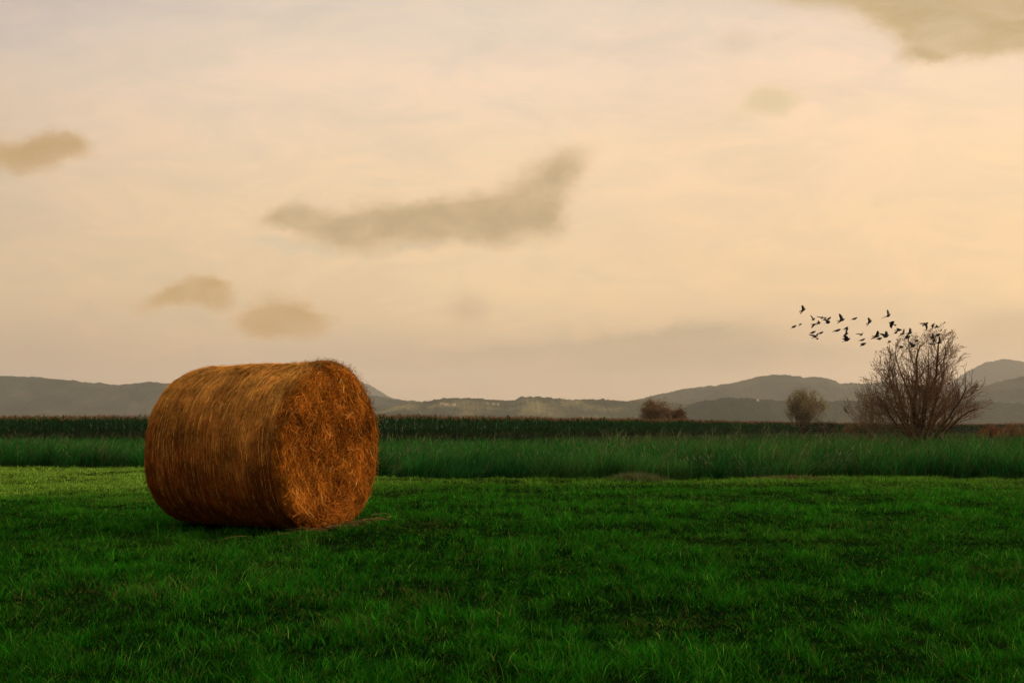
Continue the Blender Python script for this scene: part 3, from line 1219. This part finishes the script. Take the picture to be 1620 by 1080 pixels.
leafy('round_tree', 1243, 1303, 612, 672, 120, 31, 'small round crowned olive brown tree standing alone between the maize and the hill', 'tree',
      (.30, .255, .125), 9000, lambda u, t: u * u * .9 + ((t - .56) / .47) ** 2 < 1.0 or (t < .3 and abs(u) < .6), .42, 18, .13)
leafy('leafy_bush', 1003, 1062, 630, 668, 150, 41, 'larger brown gold leafy bush rising above the maize tops', 'bush',
      (.17, .090, .034), 7500, lambda u, t: u * u + max(0, t - .3) ** 2 * 1.9 < 1.0, .12, 10, .17)
leafy('leafy_bush', 1052, 1085, 639, 668, 146, 43, 'smaller brown bush adjoining the right side of the larger leafy bush', 'bush',
      (.17, .088, .034), 3600, lambda u, t: u * u + max(0, t - .3) ** 2 * 1.9 < 1.0, .12, 8, .16)
leafy('low_bush', 1288, 1326, 662, 680, 115, 47, 'low dark bush at the foot of the small round tree', 'bush',
      (.030, .034, .018), 1500, lambda u, t: u * u + t * t < 1.1, .05, 7, .15)
leafy('russet_bush', 1548, 1592, 670, 690, 62, 51, 'russet bush on the left of the two beyond the bare tree at the right edge', 'bush',
      (.24, .095, .038), 2600, lambda u, t: u * u + t * t < 1.2, .05, 8, .07)
leafy('russet_bush', 1584, 1640, 668, 692, 66, 53, 'russet bush cut by the right edge of the picture', 'bush',
      (.21, .090, .040), 2600, lambda u, t: u * u + t * t < 1.2, .05, 8, .07)
leafy('bare_shrub', 1338, 1420, 604, 700, 41, 57, 'thin low brown shrub with dry leaf tufts left of the bare tree', 'shrub',
      (.20, .115, .055), 700, lambda u, t: abs(u) < 1.0 and t < 1.0, .35, 8, .05, maxl=3)


def weed_clump(px0, px1, pytop, Y, seed, label, c0):
    k = Y / 1500
    cx = (px0 + px1) / 2
    b = at(cx, 700, Y)
    hw = (px1 - px0) / 2 * k
    Hh = at(cx, pytop, Y).z
    n = 1500
    x = RNG.normal(0, hw * .45, n)
    y = RNG.normal(0, .25, n)
    h = Hh * RNG.uniform(.4, 1, n) * np.exp(-(x / hw) ** 2 * .6)
    c = np.array(c0) * RNG.uniform(.3, 1.4, (n, 1))
    A = blades(np.stack([x, y, x * 0], 1), h, RNG.uniform(.006, .018, n), RNG.uniform(0, 6.28, n), RNG.uniform(0, .8, n), RNG.uniform(0, .8, n), c * .7, c, 2)
    o = make_mesh('weed_clump', A[0], A[1], leaf_mat('dry_weed', .3, .02), col=A[2])
    o.location = (b.x, Y, 0)
    tag(o, label, 'weeds', 'dry weed clumps at the meadow edge')


weed_clump(955, 1055, 741, 17.6, 1, 'pale green and tan weed clump at the meadow edge below the leafy bushes', (.13, .150, .055))
weed_clump(1170, 1330, 748, 17.9, 2, 'low strip of straw coloured weeds at the meadow edge below the round tree', (.14, .130, .045))


# ------------------------------------------------------------------ hills and far farmland
def hill_mat(name, c1, c2, c3, sc=.004):
    return rough_mat(name, [(.34, c1), (.5, c2), (.66, c3)], sc, 10, .6, 1.0, bscale=.05, spec=0, dist=3)


HILLS = []


def hill(name, pts, Y, depth, mat, rough=1.0, seed=0, bumps=3.0):
    pts = np.array(pts, float)
    x0 = (pts[0, 0] - 810) / 1500 * Y
    x1 = (pts[-1, 0] - 810) / 1500 * Y
    nx_ = 900
    ny_ = 46
    X = np.linspace(x0, x1, nx_)
    tt = np.linspace(-1, 1, ny_)
    px = X / Y * 1500 + 810
    top = np.interp(px, pts[:, 0], pts[:, 1])
    # smooth the outline a little
    kz = np.hanning(13)
    kz /= kz.sum()
    top = np.convolve(np.pad(top, 6, mode='edge'), kz, 'valid')
    zt = np.array([max(at(a, b_, Y).z, .3) for a, b_ in zip(px, top)])
    XX, TT = np.meshgrid(X, tt, indexing='ij')
    ZT = zt[:, None]
    prof = np.cos(TT * PI / 2) ** 1.35
    und = 1 + .16 * vnoise(XX, TT * depth, Y * .06, seed + 1, 4) * (1 - np.exp(-(TT / .35) ** 2))
    Z = ZT * prof * und
    Z = Z + 2.0 * bumps * rough * (vnoise(XX, TT * depth * .5, 34, seed + 2, 3) * .7 + .9 * np.abs(vnoise(XX, TT * depth * .5, 13, seed + 4, 2))) * np.clip(prof * 2, 0, 1)
    Z = np.where(np.abs(TT) > .999, -2, Z)
    V = np.stack([XX, Y + TT * depth * .5, Z], 2).reshape(-1, 3)
    i = (np.arange(nx_ - 1)[:, None] * ny_ + np.arange(ny_ - 1)[None]).ravel()
    F = np.stack([i, i + ny_, i + ny_ + 1, i + 1], 1)
    o = tag(make_mesh(name, V, F, mat, smooth=True), kind='structure')
    HILLS.append(o)
    return o


hmA = hill_mat('forest_slope', (.012, .020, .010), (.030, .038, .020), (.070, .066, .036), .007)
hmB = hill_mat('farmland_slope', (.024, .034, .016), (.045, .050, .024), (.20, .17, .070), .010)
hmC = hill_mat('far_forest', (.030, .034, .024), (.040, .042, .028), (.060, .058, .038), .003)
# far pale peak behind the bale, long left hill, low farmland, right hill, nearer foothill, far right hills
hill('hill', [(380, 678), (440, 640), (500, 618), (560, 606), (585, 609), (612, 626), (660, 650), (720, 676)], 6200, 900, hmC, 1, 10, 4)
hill('hill', [(-700, 640), (-300, 604), (0, 596), (60, 598), (190, 611), (238, 606), (262, 607), (340, 612), (420, 616), (590, 627), (640, 634), (700, 641), (760, 652), (850, 676)], 3600, 1000, hmA, 1, 20, 4)
hill('hill', [(540, 676), (600, 652), (640, 640), (680, 636), (700, 632), (760, 632), (812, 637), (824, 629), (850, 629), (890, 633), (960, 634), (1040, 636), (1100, 642), (1200, 650), (1330, 676)], 2600, 700, hmB, 1, 30, 3.5)
hill('hill', [(820, 676), (900, 650), (960, 640), (1005, 634), (1040, 625), (1080, 617), (1120, 611), (1165, 606), (1196, 597), (1215, 594), (1245, 594), (1268, 599), (1290, 597), (1308, 601), (1322, 609), (1345, 608), (1400, 606), (1460, 612), (1540, 622), (1640, 640), (1760, 676)], 3900, 1000, hmA, 1, 40, 4)
hill('hill', [(1040, 676), (1085, 645), (1110, 636), (1150, 631), (1190, 632), (1230, 635), (1300, 637), (1380, 634), (1450, 630), (1520, 634), (1600, 640), (1720, 676)], 2100, 600, hill_mat('near_forest', (.018, .026, .014), (.030, .036, .020), (.050, .048, .028)), 1, 50, 3.5)
hill('hill', [(1400, 676), (1480, 625), (1540, 585), (1562, 574), (1590, 569), (1615, 573), (1680, 585), (1800, 610), (2000, 640), (2200, 676)], 5200, 1100, hmC, 1, 60, 4)
hill('hill', [(1440, 676), (1500, 645), (1548, 622), (1580, 607), (1620, 597), (1700, 588), (1800, 600), (1950, 640), (2100, 676)], 3000, 900, hmA, 1, 70, 4)


def farmhouse(px, py, Y, w, h, label, rz=0, tower=False):
    from mathutils.bvhtree import BVHTree
    key = 'bvh%d' % int(tower)
    if key not in HOUSE:
        ho_ = HILLS[4 if tower else 2]
        HOUSE[key] = BVHTree.FromPolygons([v.co for v in ho_.data.vertices], [tuple(q.vertices) for q in ho_.data.polygons])
    c0 = Vector((0, 0, H))
    hit = HOUSE[key].ray_cast(c0, (at(px, py, 1.0) - c0).normalized())[0]
    p = hit if hit else at(px, py, Y)
    Y = p.y
    root = empty('farmhouse' if not tower else 'chapel', (p.x, Y, p.z), rz, label=label, cat='house' if not tower else 'chapel', group='pale buildings on the far hills' if not tower else None)
    wm = HOUSE['w']
    rm = HOUSE['r']
    d = w * .7
    V = np.array([[x, y, z] for z in (-8, h) for x, y in ((-w / 2, -d / 2), (w / 2, -d / 2), (w / 2, d / 2), (-w / 2, d / 2))] + [[-w / 2, 0, h * 1.45], [w / 2, 0, h * 1.45]])
    Q = [(0, 1, 5, 4), (1, 2, 6, 5), (2, 3, 7, 6), (3, 0, 4, 7), (4, 7, 8, 8), (5, 9, 6, 6)]
    me = bpy.data.meshes.new('wall')
    me.from_pydata([tuple(v) for v in V], [], [tuple(dict.fromkeys(q)) for q in Q])
    me.materials.append(wm)
    o = bpy.data.objects.new('wall', me)
    COL.objects.link(o)
    o.parent = root
    e = .5
    RV = [(-w / 2 - e, -d / 2 - e, h - .2), (w / 2 + e, -d / 2 - e, h - .2), (w / 2 + e, 0, h * 1.5), (-w / 2 - e, 0, h * 1.5), (w / 2 + e, d / 2 + e, h - .2), (-w / 2 - e, d / 2 + e, h - .2)]
    RV += [(a, b_, c + .35) for a, b_, c in RV]
    RF = [(6, 7, 8, 9), (9, 8, 10, 11), (0, 3, 2, 1), (3, 5, 4, 2), (0, 1, 7, 6), (5, 11, 10, 4), (1, 2, 8, 7), (2, 4, 10, 8), (0, 6, 9, 3), (3, 9, 11, 5)]
    me = bpy.data.meshes.new('roof')
    me.from_pydata(RV, [], RF)
    me.materials.append(rm)
    o = bpy.data.objects.new('roof', me)
    COL.objects.link(o)
    o.parent = root


HOUSE = dict(w=rough_mat('pale_plaster', [(.3, (.62, .52, .42)), (.7, (.74, .64, .52))], .5, 3, .1), r=rough_mat('clay_roof', [(.3, (.22, .10, .06)), (.7, (.32, .16, .09))], .5, 3, .1))
Yh = 2420
farmhouse(699, 639, Yh, 9, 3.4, 'leftmost pale farmhouse on the low hill right of the bale')
farmhouse(706, 640.5, Yh, 11, 4, 'wider pale farmhouse beside the leftmost farmhouse on the low hill', .3)
farmhouse(718, 641.5, Yh, 7, 5, 'taller pale farmhouse lowest on the slope of the low hill', -.2)
farmhouse(771, 638.5, Yh, 5, 3, 'small pale farmhouse in the middle of the low hill crest')
farmhouse(781, 639.5, Yh, 7, 3.2, 'second pale farmhouse from the right on the low hill', .4)
farmhouse(788, 640.5, Yh, 6, 4.5, 'brightest pale farmhouse at the right end of the row on the low hill')
farmhouse(1199, 634, 2020, 5, 4.5, 'small pale chapel on the wooded foothill left of the round tree', 0, True)


# ------------------------------------------------------------------ birds
def bird_mesh(name, lift_l, lift_r, sweep, fold, tail):
    """one continuous body: lofted trunk with head and beak, fanned tail, two feathered wings. +Y is forward"""
    V = []
    F = []
    rings = [(-.115, .006, .004, 0), (-.09, .016, .013, 0), (-.05, .026, .024, -.002), (0, .031, .030, -.003), (.04, .027, .027, 0), (.065, .019, .020, .006), (.085, .021, .021, .010), (.102, .014, .014, .010), (.112, .005, .005, .008), (.134, .0012, .0012, .006)]
    k = 10
    for y, rx, rz, dz in rings:
        for j in range(k):
            a = 2 * PI * j / k
            V.append((rx * 1.3 * math.cos(a), y * .92, rz * 1.3 * math.sin(a) + dz))
    for i in range(len(rings) - 1):
        for j in range(k):
            F.append((i * k + j, i * k + (j + 1) % k, (i + 1) * k + (j + 1) % k, (i + 1) * k + j))
    F.append(tuple(range(k))[::-1])
    F.append(tuple((len(rings) - 1) * k + j for j in range(k)))

    def plate(sec):
        # sec: list of (lead, trail, thickness) points
        o = len(V)
        for ld, tr, th in sec:
            ld = Vector(ld)
            tr = Vector(tr)
            md = ld.lerp(tr, .35)
            V.append(tuple(ld))
            V.append(tuple(md + Vector((0, 0, th))))
            V.append(tuple(tr))
            V.append(tuple(md - Vector((0, 0, th * .5))))
        for i in range(len(sec) - 1):
            for j in range(4):
                F.append((o + i * 4 + j, o + i * 4 + (j + 1) % 4, o + (i + 1) * 4 + (j + 1) % 4, o + (i + 1) * 4 + j))
        F.append((o, o + 1, o + 2, o + 3))
        e = o + (len(sec) - 1) * 4
        F.append((e + 3, e + 2, e + 1, e))

    for sgn, lift in ((1, lift_l), (-1, lift_r)):
        sec = []
        x = .018
        z = .008
        for t, dx, chord, sw in ((0, 0, .115, 0), (.25, .048, .125, .020), (.55, .052, .110, .012), (.8, .045, .075, -.018), (1, .035, .015, -.065)):
            x += dx * fold * math.cos(lift * (1 - .25 * t))
            z += dx * fold * math.sin(lift * (1 - .25 * t))
            yl = .045 + sw - sweep * t * .06
            sec.append(((sgn * x, yl, z), (sgn * x * .98, yl - chord, z - .004), .006 * (1 - .8 * t)))
        plate(sec)
    plate([((-.010, -.085, .001), (-.010, -.09, .0), .003), ((-.030 * tail, -.165, .0), (-.030 * tail, -.175, 0), .002)][:0] or
          [((0.012, -.075, .001), (-.012, -.075, .001), .003), ((.022 * tail, -.13, 0), (-.022 * tail, -.13, 0), .002), ((.030 * tail, -.178, 0), (-.030 * tail, -.178, 0), .0015)])
    me = bpy.data.meshes.new(name)
    me.from_pydata(V, [], F)
    me.materials.append(BM)
    for p in me.polygons:
        p.use_smooth = True
    return me


BM = rough_mat('black_plumage', [(.3, (.004, .004, .005)), (.7, (.012, .010, .010))], 20, 3, .1, .6)
PR = {
    'up': bird_mesh('bird', 1.0, 1.0, .6, 1.0, 1.0),
    'wide': bird_mesh('bird', .25, .25, .8, 1.05, .9),
    'down': bird_mesh('bird', -.7, -.7, .8, .9, 1.1),
    'bank': bird_mesh('bird', 1.15, .1, .7, 1.1, 1.0),
    'tuck': bird_mesh('bird', .3, -.2, 1.8, .42, .8),
}
G = 'dark birds flying over the bare tree'
# px, py, pose, heading deg (0 = away, 90 = to the left), roll deg, size, label
B = [
    (1271, 490, 'wide', -70, -48, 1.05, 'highest bird at the left of the flock, wings stretched in one slanting line'),
    (1256.5, 516.5, 'tuck', -80, -20, .85, 'leftmost bird of the flock, small with half folded wings'),
    (1266.5, 513, 'tuck', -70, -40, .6, 'tiniest bird, just right of the leftmost bird'),
    (1287, 505, 'up', -40, 20, .9, 'upper bird of the close pair at the left part of the flock'),
    (1288, 513, 'down', -60, -25, .85, 'lower bird of the close pair at the left part of the flock'),
    (1300.5, 502.5, 'wide', -30, 10, .85, 'bird with a humped wing at the top of the left cluster'),
    (1304.5, 505, 'tuck', -60, -10, .8, 'bird touching the right wing of the humped bird in the left cluster'),
    (1295.7, 510.7, 'tuck', -50, -50, .95, 'bird in the very middle of the left cluster'),
    (1311, 504, 'tuck', -100, 10, .85, 'upper bird of the pair at the right side of the left cluster'),
    (1310, 510.5, 'up', -80, 15, .8, 'lower bird of the pair at the right side of the left cluster'),
    (1332, 506, 'bank', -75, -30, 1.1, 'bird with one wing straight up left of the lone small bird'),
    (1352, 504, 'tuck', -90, 0, .9, 'lone compact bird in open sky in the upper middle of the flock'),
    (1286, 525.7, 'tuck', -95, 5, .95, 'flat oval bird at the lower left of the flock'),
    (1298.6, 526.5, 'tuck', -90, 0, .85, 'small bird right of the flat oval bird at the lower left'),
    (1290.5, 532, 'bank', -60, 20, 1.0, 'bird spreading two pointed wings below the flat oval bird'),
    (1293, 535.5, 'tuck', -40, 0, .8, 'round bird touching the lower right of the bird with two pointed wings'),
    (1325, 522.5, 'tuck', -110, 30, 1.0, 'bird facing the gap left of the middle column of three birds'),
    (1338.6, 518.8, 'down', -80, 10, .8, 'top bird of the middle column of three birds'),
    (1339, 528, 'wide', -60, -50, .9, 'slanting middle bird of the middle column of three birds'),
    (1340.4, 537.5, 'up', -90, -20, 1.1, 'bottom bird of the middle column, broad wings raised'),
    (1363, 529, 'bank', -40, 10, .9, 'top bird of the second column, one thin wing raised'),
    (1364.6, 537.5, 'tuck', -120, 0, .8, 'hooked middle bird of the second column'),
    (1366, 543.5, 'down', -90, 0, .95, 'lowest bird of the second column, shaped like a wedge'),
    (1376, 509, 'wide', -70, -50, 1.05, 'lone slanting bird left of the highest bird over the tree'),
    (1405.5, 499, 'bank', -55, -20, 1.2, 'highest bird over the tree, one wing straight up'),
    (1410.5, 511.7, 'down', 60, 70, .9, 'bird bent like an arrowhead below the highest bird over the tree'),
    (1422.5, 522, 'tuck', -80, -35, 1.0, 'upper right bird of the touching pair above the crown left side'),
    (1417.5, 526, 'tuck', -60, -10, .9, 'lower left bird of the touching pair above the crown left side'),
    (1428.7, 527.5, 'wide', -60, -45, .85, 'thin slanting bird between the touching pair and the wedge pair'),
    (1439.6, 526.5, 'wide', -70, -45, 1.0, 'upper bird of the pair with a long wing pointing up right'),
    (1436, 532.5, 'down', -90, 0, .95, 'lower bird with a flat base beneath the long winged bird'),
    (1387, 531.7, 'wide', -70, -35, 1.1, 'left bird of the dark overlapping pair left of the crown'),
    (1391.3, 535.5, 'tuck', -60, 10, 1.1, 'right bird of the dark overlapping pair left of the crown'),
    (1402, 531.7, 'up', -70, -10, 1.2, 'broad bird with spread wings right of the overlapping pair'),
    (1407.5, 540.5, 'tuck', -60, -50, .75, 'small bird beneath the broad bird with spread wings'),
    (1464.6, 512.5, 'down', -60, 50, 1.1, 'left bird of the three highest above the top of the crown'),
    (1476, 513.7, 'down', -80, -30, .75, 'thin curved bird in the middle of the three above the crown top'),
    (1482.5, 516.7, 'tuck', -60, -45, .85, 'right oval bird of the three above the crown top'),
    (1484, 529, 'down', -90, 0, .85, 'bird just under the right oval bird, against the crown top'),
    (1476, 534, 'up', -70, -20, .85, 'top bird of the stack of three in front of the upper twigs'),
    (1478, 538.5, 'wide', -60, -30, .9, 'middle bird of the stack of three in front of the upper twigs'),
    (1473.5, 544, 'tuck', -70, 40, .85, 'bottom bird of the stack of three in front of the upper twigs'),
    (1486.6, 541.7, 'bank', -70, -20, 1.0, 'rightmost bird, one wing raised in front of the crown'),
    (1450.5, 539, 'tuck', -60, -40, .85, 'small slanting bird skimming the twigs right of the flat based bird'),
    (1444.6, 547.5, 'up', -80, 20, .95, 'lowest bird of all, in front of the crown left side'),
    (1426, 548.8, 'tuck', -70, -30, .85, 'bird skimming the tips at the far left shoulder of the crown'),
]
for i, (px, py, pose, hd, rl, sz, lab) in enumerate(B):
    r = random.Random(i)
    Yb = 34 + r.uniform(-2.5, 1.0)
    o = bpy.data.objects.new('bird', PR[pose])
    COL.objects.link(o)
    o.location = at(px, py, Yb)
    o.rotation_mode = 'XYZ'
    M = Matrix.Rotation(math.radians(hd), 4, 'Z') @ Matrix.Rotation(math.radians(r.uniform(0, 30)), 4, 'X') @ Matrix.Rotation(math.radians(rl), 4, 'Y')
    o.rotation_euler = M.to_euler()
    s = sz * 1.05
    o.scale = (s, s, s)
    tag(o, lab, 'bird', G)

# ------------------------------------------------------------------ haze
hz = bpy.data.meshes.new('haze')
X0, X1, Y0, Y1, Z0, Z1 = -9200, 9200, -9200, 9200, -3.5, 520
hv = [(x, y, z) for z in (Z0, Z1) for x, y in ((X0, Y0), (X1, Y0), (X1, Y1), (X0, Y1))]
hz.from_pydata(hv, [], [(3, 2, 1, 0), (4, 5, 6, 7), (0, 1, 5, 4), (1, 2, 6, 5), (2, 3, 7, 6), (3, 0, 4, 7)])
ho = bpy.data.objects.new('haze', hz)
COL.objects.link(ho)
ho['kind'] = 'stuff'
m, t = mat_nodes('haze_air')
pv = t.nodes.new('ShaderNodeVolumePrincipled')
pv.inputs['Color'].default_value = (1.0, .96, .89, 1)
pv.inputs['Density'].default_value = .85e-4
pv.inputs['Anisotropy'].default_value = .2
oo = t.nodes.new('ShaderNodeOutputMaterial')
t.links.new(pv.outputs[0], oo.inputs['Volume'])
hz.materials.append(m)
